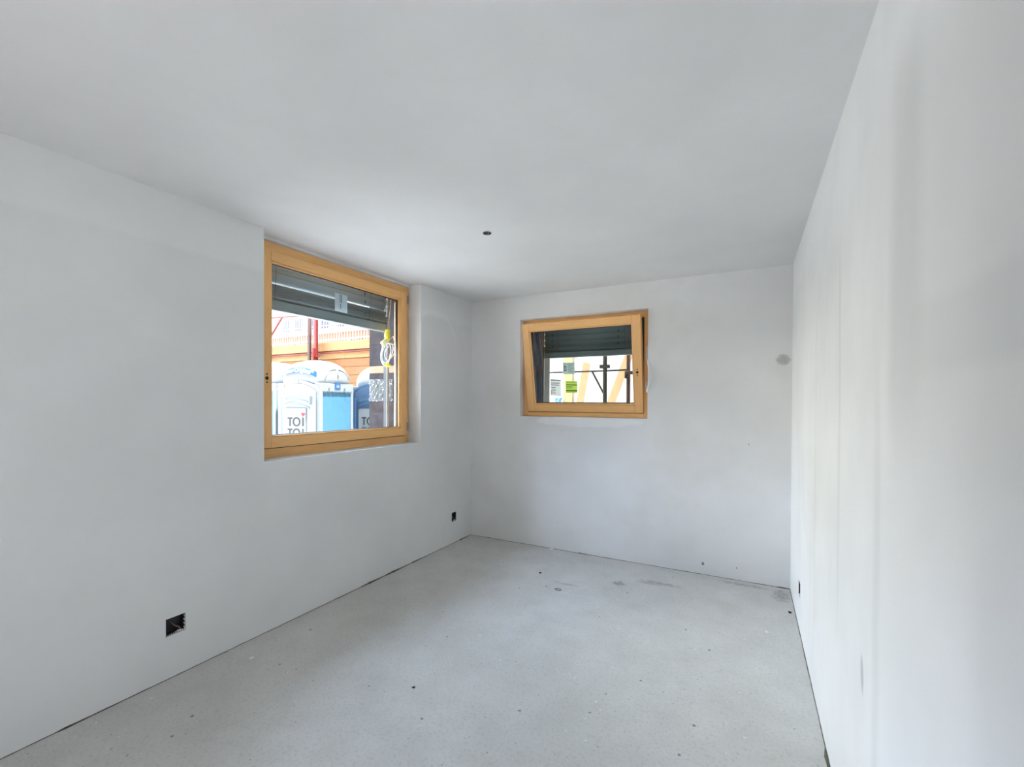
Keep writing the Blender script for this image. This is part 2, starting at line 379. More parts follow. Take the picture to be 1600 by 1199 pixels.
# dark perimeter gap strip, slightly ragged
def edge_strip(name, pts, nrm):
    mb = MB(); n = 150; a, b = Vector(pts[0]), Vector(pts[1]); nv = Vector(nrm); vs = []
    k = 0
    for i in range(n+1):
        p = a.lerp(b, i/n); k = max(0, k*.75+(random.uniform(0, .009) if random.random() < .10 else 0))
        w = random.uniform(.003, .005)+k; h = random.uniform(.0015, .003)+k*.6
        vs += [p, p+Vector((0, 0, h)), p+nv*w*.6+Vector((0, 0, h*.7)), p+nv*w+Vector((0, 0, .0006))]
    mb.add(vs, [(4*i+j, 4*i+4+j, 4*i+4+(j+1) % 4, 4*i+(j+1) % 4) for i in range(n) for j in range(4)])
    return tag(mb.build(name, M['edge']), kind='structure')
edge_strip('trim_1', ((0, YR, 0), (0, 0, 0)), (1, 0, 0))
edge_strip('trim_2', ((0, 0, 0), (W, 0, 0)), (0, -1, 0))
edge_strip('trim_3', ((W, 0, 0), (W, YR, 0)), (-1, 0, 0))

# unseen fill light, added behind the viewer to lift the room's brightness
hl = bpy.data.lights.new('rear_fill', 'AREA'); hl.shape = 'RECTANGLE'; hl.size = 1.0; hl.size_y = 1.6; hl.energy = 7; hl.color = (1, .96, .90)
ho = bpy.data.objects.new('rear_fill', hl); col.objects.link(ho); ho.location = (1.2, YR-.6, 1.2); ho.rotation_euler = (R(72), 0, 0)
# ------------------------------------------------------------------ windows
def ring(mb, x0, x1, z0, z1, wl, wr, wb, wt, y0, y1, stile_full=True):
    """four members round an opening: stiles (mat 1) full height, rails (mat 0) between"""
    mb.box(x0, x0+wl, y0, y1, z0, z1, 1); mb.box(x1-wr, x1, y0, y1, z0, z1, 1)
    mb.box(x0+wl+.0006, x1-wr-.0006, y0, y1, z0, z0+wb, 0); mb.box(x0+wl+.0006, x1-wr-.0006, y0, y1, z1-wt, z1, 0)
    return mb
WM = [M['spruce_h'], M['spruce_v']]

def paper(name, c, t=.88):
    c = (min(1, c[0]*1.25), min(1, c[1]*1.25), min(1, c[2]*1.25), 1)
    m, nt, b = newmat(name); b.inputs['Base Color'].default_value = c; b.inputs['Roughness'].default_value = .7
    tr = nt.nodes.new('ShaderNodeBsdfTranslucent'); tr.inputs[0].default_value = c
    mx = nt.nodes.new('ShaderNodeMixShader'); mx.inputs[0].default_value = t
    nt.links.new(b.outputs[0], mx.inputs[1]); nt.links.new(tr.outputs[0], mx.inputs[2]); nt.links.new(mx.outputs[0], nt.nodes['Material Output'].inputs[0])
    return m

def label_sheet(name, parent, x, z, w, h, y, paper, lines, label=None, rot=0, head=None):
    e = MB(); Mr = Matrix.Translation((x, y, z)) @ Matrix.Rotation(rot, 4, 'Y')
    e.box(-w/2, w/2, 0, .0006, -h/2, h/2, 0, Mr)
    for (a, b, c, d) in lines: e.box(-w/2+a*w, -w/2+b*w, -.0006, -.0001, h/2-d*h, h/2-c*h, 1, Mr)
    o = e.build(name, paper, parent)
    if label: o['label'] = label
    return o

def sash(parent, w, h, sw, rb, name_loc, tilt=0):
    """origin bottom-left-inner corner of the sash; y outward"""
    s = ring(MB(), 0, w, 0, h, sw-.012, sw-.012, rb-.012, rb-.012, 0, .068)
    o = s.build('sash', WM, parent, bevel=.003)
    o.location = name_loc; o.rotation_euler = (tilt, 0, 0)
    b = ring(MB(), sw-.012, w-sw+.012, rb-.012, h-rb+.012, .012, .012, .012, .012, .010, .058)
    b.build('glazing_bead', WM, o, bevel=.003)
    g = ring(MB(), sw, w-sw, rb, h-rb, .005, .005, .005, .006, .028, .046)
    g.m = [0]*len(g.m); g.build('gasket', M['gasket'], o)
    MB().box(sw+.0045, w-sw-.0045, .034, .040, rb+.0045, h-rb-.0045).build('glass_pane', M['glass'], o)
    return o

def handle_hole(parent, x, z):
    mb = MB()
    for dz, r in ((0, .0115), (.026, .0055), (-.026, .0055)):
        ps = [(x+r*math.cos(a*math.pi/8), z+dz+r*math.sin(a*math.pi/8)) for a in range(16)]
        mb.prism(ps, -.0008, .004)
    o = mb.build('handle_hole', M['dark'], parent); return o

# window 1, left wall: local x = +Y world, local y = -X world
w1 = empty('window_1', (-.12, -2.275, 1.035), R(90), kind='structure')
fw, fh = 1.455, 1.395
ring(MB(), 0.001, fw-.001, 0.001, fh, .049, .046, .065, .053, .024, .084).build('window_frame', WM, w1, bevel=.002)
ring(MB(), .048, 1.410, .064, 1.343, .0055, .0055, .0065, .0065, .0200, .0238).build('seal_gap_shade', M['gasket'], w1)  # black strip laid in the sash gap to draw its shadow line
s1 = sash(w1, 1.352, 1.268, .086, .078, (.053, .0, .070))
handle_hole(s1, .044, .447)
for z in (.04, 1.17):
    h_ = MB().tube([(1.359, -.006, z), (1.359, -.006, z+.075)], .0055, 10, 0)
    h_.build('hinge', M['metal'], s1, smooth=False)
# manufacturer's label stuck on the pane, its print turned sideways
paper_grey = paper('grey_label_paper', srgb(186, 194, 198))
ink = simple('label_ink', srgb(38, 42, 52), .6)
vl = [(.40, .52, .06, .56), (.36, .56, .60, .70), (.42, .50, .74, .78), (.36, .52, .82, .88)]
vl2 = []
for k in range(7): vl2 += [(.36, .40, .05+k*.065, .09+k*.065), (.40, .56, .05+k*.065, .068+k*.065), (.50, .56, .06+k*.065, .095+k*.065)]
vl2 += [(.40, .50, .56+k*.045, .585+k*.045) for k in range(6)]
label_sheet('label_sticker', s1, .655, 1.045, .115, .135, .0325, [paper_grey, ink], vl2, 'grey paper label with sideways print')
# outer sill
sm = MB(); vs = [(.08, .055), (.47, .030), (.47, -.02), (.464, -.02), (.464, .024), (.08, .049)]
n_ = len(vs)
sm.add([(.02, y, z) for y, z in vs]+[(1.405, y, z) for y, z in vs], [tuple(range(n_)), tuple(range(2*n_-1, n_-1, -1))]+[(i, (i+1) % n_, (i+1) % n_+n_, i+n_) for i in range(n_)])
sm.build('window_sill', M['rail_al'], w1)

# window 2, back wall, sash tipped in at the top
w2 = empty('window_2', (.573, .09, 1.265), 0, kind='structure')
ring(MB(), .001, 1.236, .001, .954, .050, .048, .042, .046, 0, .075).build('window_frame', WM, w2, bevel=.002)
ring(MB(), .052, 1.187, .043, .905, .022, .022, .034, .022, .062, .074).build('seal_gap_shade', M['gasket'], w2)
s2 = sash(w2, 1.130, .862, .082, .082, (.056, -.012, .046), R(10.7))
handle_hole(s2, 1.090, .365)
a_ = MB().bar((1.175, .02, .80), (1.168, -.115, .835), .018, .003, 0, (1, 0, 0)); a_.bar((1.181, -.0, .45), (1.181, -.0, .86), .012, .004, 0, (1, 0, 0))
a_.bar((1.170, -.01, .50), (1.170, -.13, .82), .014, .003, 0, (1, 0, 0))
a_.build('tilt_stay', M['black'], w2)
sm = MB(); vs = [(.08, .035), (.55, .012), (.55, -.03), (.544, -.03), (.544, .006), (.08, .029)]
sm.add([(.05, y, z) for y, z in vs]+[(1.22, y, z) for y, z in vs], [tuple(range(n_)), tuple(range(2*n_-1, n_-1, -1))]+[(i, (i+1) % n_, (i+1) % n_+n_, i+n_) for i in range(n_)])
sm.build('window_sill', M['rail_al'], w2)
# three labels on the tilted pane
paper_w = paper('white_label_paper', srgb(226, 228, 226))
paper_g = paper('green_label_paper', srgb(198, 214, 138))
paper_b = paper('pale_blue_label_paper', srgb(196, 206, 200))
rows = lambda a, b, z0, z1, n, t: [(a, b-(.12 if k % 3 == 2 else 0), z0+(z1-z0)*k/n, z0+(z1-z0)*k/n+t) for k in range(n)]
label_sheet('label_sticker', s2, .335+.11, .415, .118, .110, .0325, [paper_b, simple('blue_label_ink', srgb(96, 126, 140), .6)], [(.0, 1, 0, .03), (.10, .30, .30, .42), (.10, .16, .42, .62), (.24, .30, .42, .62), (.10, .30, .62, .74)]+rows(.45, .92, .12, .9, 8, .03), 'pale blue-grey square label on the pane', R(3))
label_sheet('label_sticker', s2, .300, .232, .112, .165, .0325, [paper_w, ink], [(.02+k*.12, .11+k*.12, .03, .09) for k in range(8)]+rows(.06, .85, .18, .40, 4, .02)+[(.1, .5, .48, .52)]+rows(.12, .5, .60, .92, 5, .02)+[(.05, .09, .66, .92)], 'white printed label lower left on the pane', R(3))
label_sheet('label_sticker', s2, .462, .236, .118, .112, .0325, [paper_g, simple('green_label_ink', srgb(74, 96, 50), .6)], [(.04, .96, .05, .08), (.04, .96, .28, .35), (.04, .6, .46, .50), (.04, .5, .56, .60), (.04, .96, .76, .86)], 'yellow-green printed label on the pane', R(2))

# ------------------------------------------------------------------ venetian blinds
def blind(name, label, loc, rz, w, slats, rail0, rail1, zt, zb, bmat):
    b = empty(name, loc, rz, label, 'blind', 'outside venetian blinds')
    def slat(zc, ang, hw=.040):
        mb = MB(); n = 8; pr = []
        for i in range(n+1):
            t = (i/n-.5)*2; y = t*hw; z = -.009*(t*t)+(.006 if abs(t) > .99 else 0)
            ca, sa = math.cos(ang), math.sin(ang); pr.append((y*ca-z*sa, y*sa+z*ca))
        lo = [(0, y, zc+z) for y, z in pr]+[(w, y, zc+z) for y, z in pr]
        fs = [(i, i+1, i+n+2, i+n+1) for i in range(n)]
        mb.add(lo, fs)
        o = mb.build('slat', bmat, b, smooth=True); so_ = o.modifiers.new('solid', 'SOLIDIFY'); so_.thickness = .0012
        for x in (.12, w-.30):                    # cord eyelets
            pass
        return o
    for zc, ang in slats: slat(zc, ang)
    MB().box(0, w, -.014, .030, rail0, rail1).box(.0, w, -.018, .034, rail0-.008, rail0+.004).build('bottom_rail', bmat, b, bevel=.003)
    MB().box(0, w, -.035, .045, zt, zt+.06).build('head_rail', bmat, b)
    for x in (.16, w-.22):
        MB().tube([(x, -.043, zt), (x+.002, -.044, (zt+rail1)/2), (x, -.03, rail1)], .0016, 6).build('lift_cord', M['black'], b)
    mb = MB()
    for x in (.10, w-.28):
        for zc, ang in slats[:4]: MB().box(x-.005, x+.005, -.046, -.040, zc-.034, zc-.010).build('ladder_clip', M['black'], b)
    for x in (-.014, w+.014):
        MB().box(x-.009, x+.009, -.018, .022, zb, zt+.05, 0).box(x-.0115, x-.009, -.022, -.017, zb, zt+.05, 1).box(x+.009, x+.0115, -.022, -.017, zb, zt+.05, 1).build('guide_rail', [M['outer_dk'], M['rail_al']], b)
    for x, s_ in ((w-.005, 1), (.005, -1)):
        for zc, ang in slats[:5]: MB().box(x-.006, x+.006, -.030, -.023, zc-.016, zc+.002).build('slat_pin', M['white_pl'], b)
    return b
A1 = R(-62)
blind('venetian_blind', 'grey slatted outside blind half lowered beyond the large left window', (-.30, -2.185, 0), R(90), 1.235,
      [(2.385, A1), (2.325, A1), (2.258, A1), (2.168, R(-70)), (2.135, R(-35)), (2.125, R(-30)), (2.115, R(-25)), (2.108, R(-20))], 2.035, 2.098, 2.41, 1.09, M['blind'])
blind('venetian_blind', 'dark grey slatted outside blind beyond the small tilted window', (.70, .33, 0), 0, 1.055,
      [(2.180, A1), (2.112, A1), (2.050, A1), (1.992, A1), (1.955, R(-30)), (1.945, R(-25)), (1.935, R(-22)), (1.927, R(-20))], 1.868, 1.915, 2.225, 1.29, simple('dark_slat_paint', srgb(84, 104, 108), .4, var=.05, scale=5))

# reveal linings outside the left window
t = MB().box(-.575+.003, -.27, -.8705, -.868, 1.668, 1.733)
tag(t.build('timber_block', M['beige']), 'beige bare timber strip in the grey outer reveal of the left window', 'timber strip')
t = MB().box(-.262, -.254, -.876, -.868, 1.10, 2.30)
tag(t.build('sealing_strip', M['white_pl']), 'thin white vertical strip on the outer reveal beside the left window pane', 'strip')
# crumpled film
def film():
    m = bpy.data.materials.new('clear_film'); m.use_nodes = True; nt = m.node_tree; b = nt.nodes['Principled BSDF']
    b.inputs['Base Color'].default_value = (.34, .37, .38, 1); b.inputs['Roughness'].default_value = .2
    tr = nt.nodes.new('ShaderNodeBsdfTransparent'); mx = nt.nodes.new('ShaderNodeMixShader'); mx.inputs[0].default_value = .26
    nt.links.new(tr.outputs[0], mx.inputs[1]); nt.links.new(b.outputs[0], mx.inputs[2]); nt.links.new(mx.outputs[0], nt.nodes['Material Output'].inputs[0])
    return m
mb = MB(); nx, nz = 26, 20; vs = []
for j in range(nz+1):
    for i in range(nx+1):
        x = -.565+.29*i/nx; z = 1.405+.205*j/nz+random.uniform(-.004, .004)
        y = -.874-abs(math.sin(i*.9+j*.5)*.006+math.sin(j*1.3-i*.35)*.006+random.uniform(0, .005))
        vs.append((x, y, z))
mb.add(vs, [(j*(nx+1)+i, j*(nx+1)+i+1, (j+1)*(nx+1)+i+1, (j+1)*(nx+1)+i) for j in range(nz) for i in range(nx)])
fo = mb.build('plastic_film', film()); fo.modifiers.new('solid', 'SOLIDIFY').thickness = .0006
tag(fo, 'crumpled clear plastic film stuck on the grey outer reveal of the left window', 'plastic film')
# navy membrane and weathered batten outside the back window
mb = MB(); vs = []; n1, n2 = 14, 24
for j in range(n2+1):
    for i in range(n1+1):
        vs.append((.618+abs(math.sin(i*1.1+j*.25))*.006+random.uniform(0, .003), .185+.25*i/n1, 1.30+.87*j/n2))
mb.add(vs, [(j*(n1+1)+i, j*(n1+1)+i+1, (j+1)*(n1+1)+i+1, (j+1)*(n1+1)+i) for j in range(n2) for i in range(n1)])
fo = mb.build('membrane', M['navy'], smooth=True); fo.modifiers.new('solid', 'SOLIDIFY').thickness = .001
tag(fo, 'dark navy creased membrane lining the outer reveal left of the tilted window', 'membrane')
tag(MB().box(.6155, .640, .455, .60, 1.28, 2.17).build('reveal_batten', M['olive'], bevel=.002), 'weathered grey-green vertical batten at the outer edge beyond the tilted window', 'batten')

# ------------------------------------------------------------------ cable coil hanging outside the left window
cc = empty('cable_coil', (-.232, -.980, 1.095), 0, 'white cable coil tied with yellow tape hanging outside the left window', 'cable')
zz = 1.10
mb = MB()
mb.tube([(0, .03, 2.33-zz), (0.0, .02, 2.22-zz), (.003, .0, 2.12-zz), (.003, .0, 2.03-zz), (0, -.004, 1.95-zz)], .0032, 8)
for k, (cy, cz_, ry, rz_, tilt) in enumerate(((-.045, .725, .062, .105, .35), (-.030, .735, .070, .100, .5), (-.050, .720, .052, .110, .2), (-.010, .745, .075, .085, .6))):
    pts = []
    for i in range(32):
        a = 2*math.pi*i/32; y = math.cos(a)*ry; z = math.sin(a)*rz_
        pts.append((.012+.006*k+.004*math.sin(a*2), cy+y*math.cos(tilt)+z*math.sin(tilt)*.5, cz_+z*math.cos(tilt)+y*math.sin(tilt)*.35))
    mb.tube(pts, .0034, 8, 0, True)
mb.tube([(0.01, -.004, 1.95-zz), (.012, .045, 1.99-zz), (.014, .07, 1.93-zz), (.016, .06, 1.87-zz)], .0032, 8)
mb.build('cable', M['cable'], cc, smooth=True)
mb = MB(); mb.tube([(.004, -.012, 2.04-zz), (.004, -.018, 1.99-zz), (.004, -.014, 1.94-zz)], [.020, .026, .018], 7)
o = mb.build('tape', M['yellow'], cc)
mb = MB(); mb.tube([(.008, -.03, 1.955-zz), (.01, -.06, 1.925-zz), (.012, -.095, 1.915-zz)], [.010, .022, .014], 6); mb.tube([(.01, -.06, 1.925-zz), (.012, -.08, 1.885-zz)], [.016, .010], 6)
mb.build('tape', simple('pale_yellow_tape', srgb(240, 236, 170), .6), cc)['label'] = 'pale yellow tape end'
mb = MB(); mb.tube([(.006, -.050, 1.735-zz), (.022, -.040, 1.73-zz), (.03, -.015, 1.722-zz)], [.010, .016, .013], 7)
mb.build('tape', M['yellow'], cc)
# loop of cable poking through the gap of the tilted window
c2 = empty('cable_loop', (1.80, .05, 1.60), 0, 'loop of white cable poking out through the right gap of the tilted window', 'cable')
mb = MB()
for k in range(3):
    d = k*.011
    mb.tube([(-.015+d*.3, .05, .32), (-.012, .01, .22), (.004+d*.2, -.045, .165), (.024+d, -.075-d, .10-d), (.030+d, -.082-d, .02), (.016+d*.5, -.07, -.055), (.0, -.045, -.100-d*1.2), (-.014, -.01, -.075), (-.018, .03, .0)], .0048, 8)
o = mb.build('cable', M['cable'], c2, smooth=True); sb = o.modifiers.new('sub', 'SUBSURF'); sb.levels = 1; sb.render_levels = 2

# ------------------------------------------------------------------ sockets in the wall, ceiling outlet
def socket(loc, axis, label, seed):
    rnd = random.Random(seed); e = empty('socket_box', loc, axis, label, 'socket', None)
    # local: x along wall, y into the wall, origin at hole centre on wall face
    mb = MB(); hw = .0448
    mb.box(-hw, hw, .040, .0445, -hw, hw).box(-hw, -hw+.004, .0004, .0445, -hw, hw).box(hw-.004, hw, .010, .0445, -hw, hw).box(-hw, hw, .010, .0445, -hw, -hw+.004).box(-hw, hw, .006, .0445, hw-.004, hw)
    mb.build('box', M['black'], e)
    mb = MB(); mb.tube([(-.01, .04, .01), (.005, .022, -.012), (.020, .014, -.022), (.030, .020, -.034)], .004, 8)
    mb.build('cable', simple('grey_brown_cable', srgb(120, 104, 90), .6), e, smooth=True)
    mb = MB()
    for k in range(9):
        x = -.040+k*.010; r = rnd.uniform(.003, .006) if k > 3 else .002
        mb.tube([(x, .004, -.0435+r*.3), (x+.004, .010, -.0435+r), (x+.008, .016, -.043)], [r*.4, r, r*.5], 6)
    for k in range(4):
        z = -.035+k*.02; r = rnd.uniform(.0015, .003); mb.tube([(.0435, .004, z), (.041, .010, z+.006), (.0435, .014, z+.012)], [r*.4, r, r*.5], 6)
    mb.build('plaster_rim', M['wall_l'], e)
    return e
socket((0, -2.745, .260), R(90), 'open black socket hole low on the left wall nearest the viewer', 1)
socket((0, -.3035, .260), R(90), 'small open socket hole low on the left wall next to the far corner', 2)
socket((W, -.6575, .2475), R(-90), 'narrow-looking open socket hole low on the right wall', 3)
lo = empty('ceiling_outlet', (1.147, -1.586, H), 0, 'small dark round lamp outlet in the middle of the white ceiling', 'ceiling outlet')
rp = []
mb = MB(); rr = .026
for r0, r1, z0, z1 in ((rr, rr-.003, 0, -.005),):
    n = 28; vs = []
    for k in range(n):
        a = 2*math.pi*k/n; c_, s_ = math.cos(a), math.sin(a)
        vs += [(r0*c_, r0*s_, -.0005), (r0*c_, r0*s_, z1), (r1*c_, r1*s_, z1), (r1*c_, r1*s_, -.0005)]
    mb.add(vs, [(4*k+j, 4*((k+1) % n)+j, 4*((k+1) % n)+(j+1) % 4, 4*k+(j+1) % 4) for k in range(n) for j in range(4)])
mb.build('ring', simple('outlet_ring', srgb(90, 90, 90), .5), lo)
mb = MB(); mb.tube([(0, 0, -.0006), (0, 0, -.0016)], rr-.003, 24); mb.build('recess', M['dark'], lo)
mb = MB()
for x, y in ((-.008, .003), (.009, -.004)): mb.tube([(x, y, -.001), (x+.003, y, -.008), (x+.006, y+.003, -.009)], .0035, 8)
mb.build('terminal', simple('grey_terminal', srgb(150, 150, 148), .5), lo, smooth=True)

# ------------------------------------------------------------------ crumbs on the floor
def crumb(name, label, cat, x, y, r, mat, seed, flat=.5, group=None):
    rnd = random.Random(seed); bm = bmesh.new(); bmesh.ops.create_icosphere(bm, subdivisions=2, radius=r)
    for v in bm.verts:
        k = 1+rnd.uniform(-.28, .28); v.co = Vector((v.co.x*k*1.3, v.co.y*k, max(v.co.z*k*flat, -r*flat*.6)))
    zmin = min(v.co.z for v in bm.verts)
    for v in bm.verts: v.co.z -= zmin
    me = bpy.data.meshes.new(name); bm.to_mesh(me); bm.free(); me.materials.append(mat)
    o = bpy.data.objects.new(name, me); col.objects.link(o); o.location = (x, y, 0); o.rotation_euler = (0, 0, rnd.uniform(0, 6))
    return tag(o, label, cat, group)
crumb('pebble', 'tiny black pebble on the floor in front of the back wall', 'pebble', 1.079, -.614, .008, M['grit'], 1, .7)
crumb('pebble', 'tiny dark pebble on the floor beside the right wall', 'pebble', 2.835, -.446, .009, M['grit'], 2, .7)
crumb('pebble', 'tiny dark grit grain in the open middle of the floor', 'pebble', 1.134, -2.246, .006, M['grit'], 3, .6)
crumb('plaster_crumb', 'flat white plaster crumb against the foot of the back wall', 'plaster crumb', .930, -.030, .018, M['dust'], 4, .35)
crumb('plaster_crumb', 'white plaster flake on the floor close to the left wall', 'plaster crumb', .190, -2.471, .011, M['dust'], 5, .3)
crumb('plaster_crumb', 'white plaster crumb on the floor towards the right wall', 'plaster crumb', 2.692, -.812, .012, M['dust'], 6, .4)
mb = MB(); mb.tube([(1.33+.022*math.cos(a*math.pi/8)*(1+.2*math.sin(a)), -.845+.016*math.sin(a*math.pi/8), .0022) for a in range(16)], .0022, 6, 0, True)
tag(mb.build('wire_ring', simple('dull_wire', srgb(70, 66, 62), .6), smooth=True), 'small bent ring of dark wire lying on the floor', 'wire ring')

# ------------------------------------------------------------------ outside: ground
tag(MB().box(-40, 20, -20, 40, -.3, -.06).build('ground', M['ground']), kind='structure')

tag(MB().box(-14, -.575, -14, 1.4, -.06, -.03).build('bounce_slab', simple('bounce_slab_pale', (.80, .78, .74, 1), .9, var=.06)), kind='structure')  # unseen pale slab added to bounce daylight up into the room
# ------------------------------------------------------------------ portable toilets
pl_white = simple('toilet_white_plastic', (.20, .225, .25, 1), .45, var=.02)
pl_blue = simple('toilet_blue_plastic', srgb(62, 108, 138), .5, var=.08, scale=6)
pl_dblue = simple('toilet_dark_blue_plastic', srgb(44, 78, 112), .5, var=.10, scale=6)
pl_sign = simple('toilet_sign_blue', srgb(30, 76, 122), .5, var=.06)
pl_grey = simple('toilet_grey', srgb(96, 104, 110), .5)
pl_vent = simple('toilet_vent_mesh', srgb(156, 146, 122), .7, var=.2, scale=60)
pl_ink = simple('toilet_letter_grey', srgb(26, 28, 32), .5)
pl_groove = simple('toilet_groove', srgb(118, 126, 134), .6)
pl_letter = simple('toilet_letter_white', (.8, .8, .8, 1), .5)
pl_red = simple('toilet_heart_red', srgb(150, 16, 36), .5)
def arc(x0, x1, ze, zm, n=14):
    """points of an arc from x0 to x1 with end height ze and mid height zm"""
    return [(x0+(x1-x0)*i/n, ze+(zm-ze)*(1-((2*i/n-1)**2))) for i in range(n+1)]
def arc_band(mb, x0, x1, ze, zm, th, y0, y1, mi=0, n=14):
    a = arc(x0, x1, ze, zm, n)
    for (xa, za), (xb, zb) in zip(a[:-1], a[1:]):
        mb.prism([(xa, za-th), (xb, zb-th), (xb, zb), (xa, za)], y0, y1, mi)
def toilet(label, loc, rz, door, sign):
    e = empty('portable_toilet', loc, rz, label, 'portable toilet', 'portable toilets outside the left window')
    h = .55
    # lower body panels and base
    MB().box(-h+.03, h-.03, -h+.03, h-.03, .10, 1.61).build('side_panel', pl_blue, e, bevel=.02)
    mb = MB()
    for sx_ in (-1, 1):
        for sy_ in (-1, 1): mb.box(sx_*(h-.07), sx_*h, sy_*(h-.07), sy_*h, .04, 1.66)
    mb.box(-h, h, -h, h, 0.0, .12)
    mb.build('corner_frame', pl_white, e, bevel=.015)
    # ribs on the side panel
    MB().box(-h-.002, h+.002, -h+.02, h-.004, 1.60, 1.78).build('belt', pl_white, e, bevel=.012)
    # domed roof: loft of rings
    mb = MB(); vs = []; n = 40; rings = [(1.70, 1.0, 5), (1.90, 1.0, 5), (2.00, .985, 4), (2.10, .93, 3.4), (2.18, .82, 3), (2.24, .66, 2.6), (2.28, .45, 2.2), (2.30, .2, 2)]
    for z, sc, p_ in rings:
        for k in range(n):
            a = 2*math.pi*k/n; c_, s_ = math.cos(a), math.sin(a)
            q = (abs(c_)**p_+abs(s_)**p_)**(-1/p_); vs.append((c_*q*h*sc, s_*q*h*sc, z))
    vs.append((0, 0, 2.305)); fs = []
    for r_ in range(len(rings)-1):
        for k in range(n): l = (k+1) % n; fs.append((r_*n+k, r_*n+l, (r_+1)*n+l, (r_+1)*n+k))
    b_ = (len(rings)-1)*n
    for k in range(n): fs.append((b_+k, b_+(k+1) % n, len(vs)-1))
    fs.append(tuple(range(n-1, -1, -1)))
    mb.add(vs, fs); rf = mb.build('roof', pl_white, e, smooth=True)
    mb = MB(); vs2 = []
    # raised arched swelling over the side
    for k in range(13):
        a = math.pi*k/12; vs2.append((.0, math.cos(a)*.40, 1.88+math.sin(a)*.22))
    mb.tube([(h-.03 if 2 < i < 10 else h-.005, y, z) for i, (x, y, z) in enumerate(vs2)], .012, 8)
    mb.tube([(h-.01, 0, 1.93), (h-.03, 0, 2.10)], .028, 10)
    mb.build('roof_rib', pl_white, rf, smooth=True)
    # emblem and screws on the belt (+x face)
    mb = MB().box(h, h+.012, -.115, .075, 1.655, 1.80)
    eb = mb.build('emblem', pl_sign, e, bevel=.004)
    MB().box(h+.012, h+.014, -.07, .03, 1.70, 1.73).box(h+.012, h+.014, -.07, .03, 1.745, 1.755).build('emblem_mark', pl_white, eb)
    for y in (-.30, .22):
        MB().tube([(h-.01, y, 1.672), (h+.018, y, 1.672)], .022, 10).build('screw_cap', pl_grey, e)
    mb = MB()
    for y in (-.42, -.28, -.14, 0, .14, .28, .42): mb.box(h-.028, h+.004, y-.05, y+.05, 1.590, 1.602)
    mb.build('belt_slot', pl_grey, e)
    # door (front, -y face)
    dmat = pl_white if door == 'white' else pl_dblue
    y0 = -h
    surround = [(-.50, .10)]+arc(-.50, .49, 1.69, 1.85)+[(.49, .10)]
    MB().prism(surround, y0-.010, y0+.05).build('door_frame', pl_white if door == 'white' else pl_dblue, e, bevel=.004)
    mb = MB()
    leaf = [(-.45, .14)]+arc(-.45, .44, 1.61, 1.765)+[(.44, .14)]
    mb.prism(leaf, y0-.035, y0-.009)
    mb.box(-.47, -.42, y0-.050, y0-.02, .14, 1.50).box(.40, .45, y0-.050, y0-.02, .14, 1.45)
    d = mb.build('door', dmat, e, bevel=.006)
    for za, zb_, th_ in ((1.47, 1.53, .028), (1.36, 1.43, .028), (1.26, 1.33, .022)):
        mb = MB(); arc_band(mb, -.33, .30, za, zb_, th_, y0-.052, y0-.030); mb.build('door_rib', dmat, d)
    for za, zb_ in ((1.440, 1.500), (1.33, 1.40)):
        mb = MB(); arc_band(mb, -.33, .30, za, zb_, .020, y0-.0375, y0-.030); mb.build('door_groove', pl_groove if door == 'white' else pl_blue, d)
    for x in (-.46, .475, .40): MB().box(x-.006, x+.006, y0-.0515 if x != .475 else y0-.012, y0-.02 if x != .475 else y0, .14, 1.44).build('door_groove', pl_groove if door == 'white' else pl_blue, d)
    mb = MB()
    arc_band(mb, -.48, -.345, 1.69, 1.775, .065, y0-.018, y0-.004, 0, 5); arc_band(mb, -.325, -.01, 1.745, 1.835, .058, y0-.018, y0-.004, 0, 6)
    mb = MB(); A_ = arc(-.49, .48, 1.675, 1.84, 30)
    for i, ((xa, za), (xb, zb)) in enumerate(zip(A_[:-1], A_[1:])):
        if i in (4, 15, 26): continue
        mb.prism([(xa, za-.062), (xb, zb-.062), (xb, zb-.004), (xa, za-.004)], y0-.0165, y0-.006)
    mb.build('vent', pl_vent if door == 'white' else pl_dblue, e)
    # handle
    MB().box(.31, .345, y0-.075, y0-.035, 1.33, 1.50).build('door_handle', pl_grey if door == 'white' else pl_dblue, d, bevel=.008)
    # board
    MB().box(-.352, .228, y0-.044, y0-.034, .50, 1.262).build('board_edge', pl_grey, d)
    bd = MB().box(-.337, .213, y0-.050, y0-.036, .515, 1.247).build('board', pl_white, d)
    F = lambda x, z: Matrix.Translation((x, y0-.051, z)) @ Matrix.Rotation(R(90), 4, 'X')
    def letters(z, dot):
        mb = MB(); ht = .185; lw = .034; yb0, yb1 = y0-.056, y0-.049
        mb.box(-.245, -.125, yb0, yb1, z+ht-lw, z+ht).box(-.185-lw/2, -.185+lw/2, yb0, yb1, z, z+ht-lw)
        n = 28; cx_, cz_ = -.018, z+ht/2; ro = .100; ri = ro-lw; vs = []
        for k in range(n):
            a = 2*math.pi*k/n
            for r_ in (ro, ri):
                for yy in (yb0, yb1): vs.append((cx_+r_*.98*math.cos(a), yy, cz_+r_*math.sin(a)))
        fs = []
        for k in range(n):
            p0, p1 = 4*k, 4*((k+1) % n)
            fs += [(p0, p1, p1+2, p0+2), (p0+1, p0+3, p1+3, p1+1), (p0, p0+1, p1+1, p1), (p0+2, p1+2, p1+3, p0+3)]
        mb.add(vs, fs)
        mb.box(.128, .128+lw, yb0, yb1, z, z+ht)
        return mb
    letters(.868, True).build('lettering', pl_ink, d); letters(.630, False).build('lettering', pl_ink, d)
    hp = []
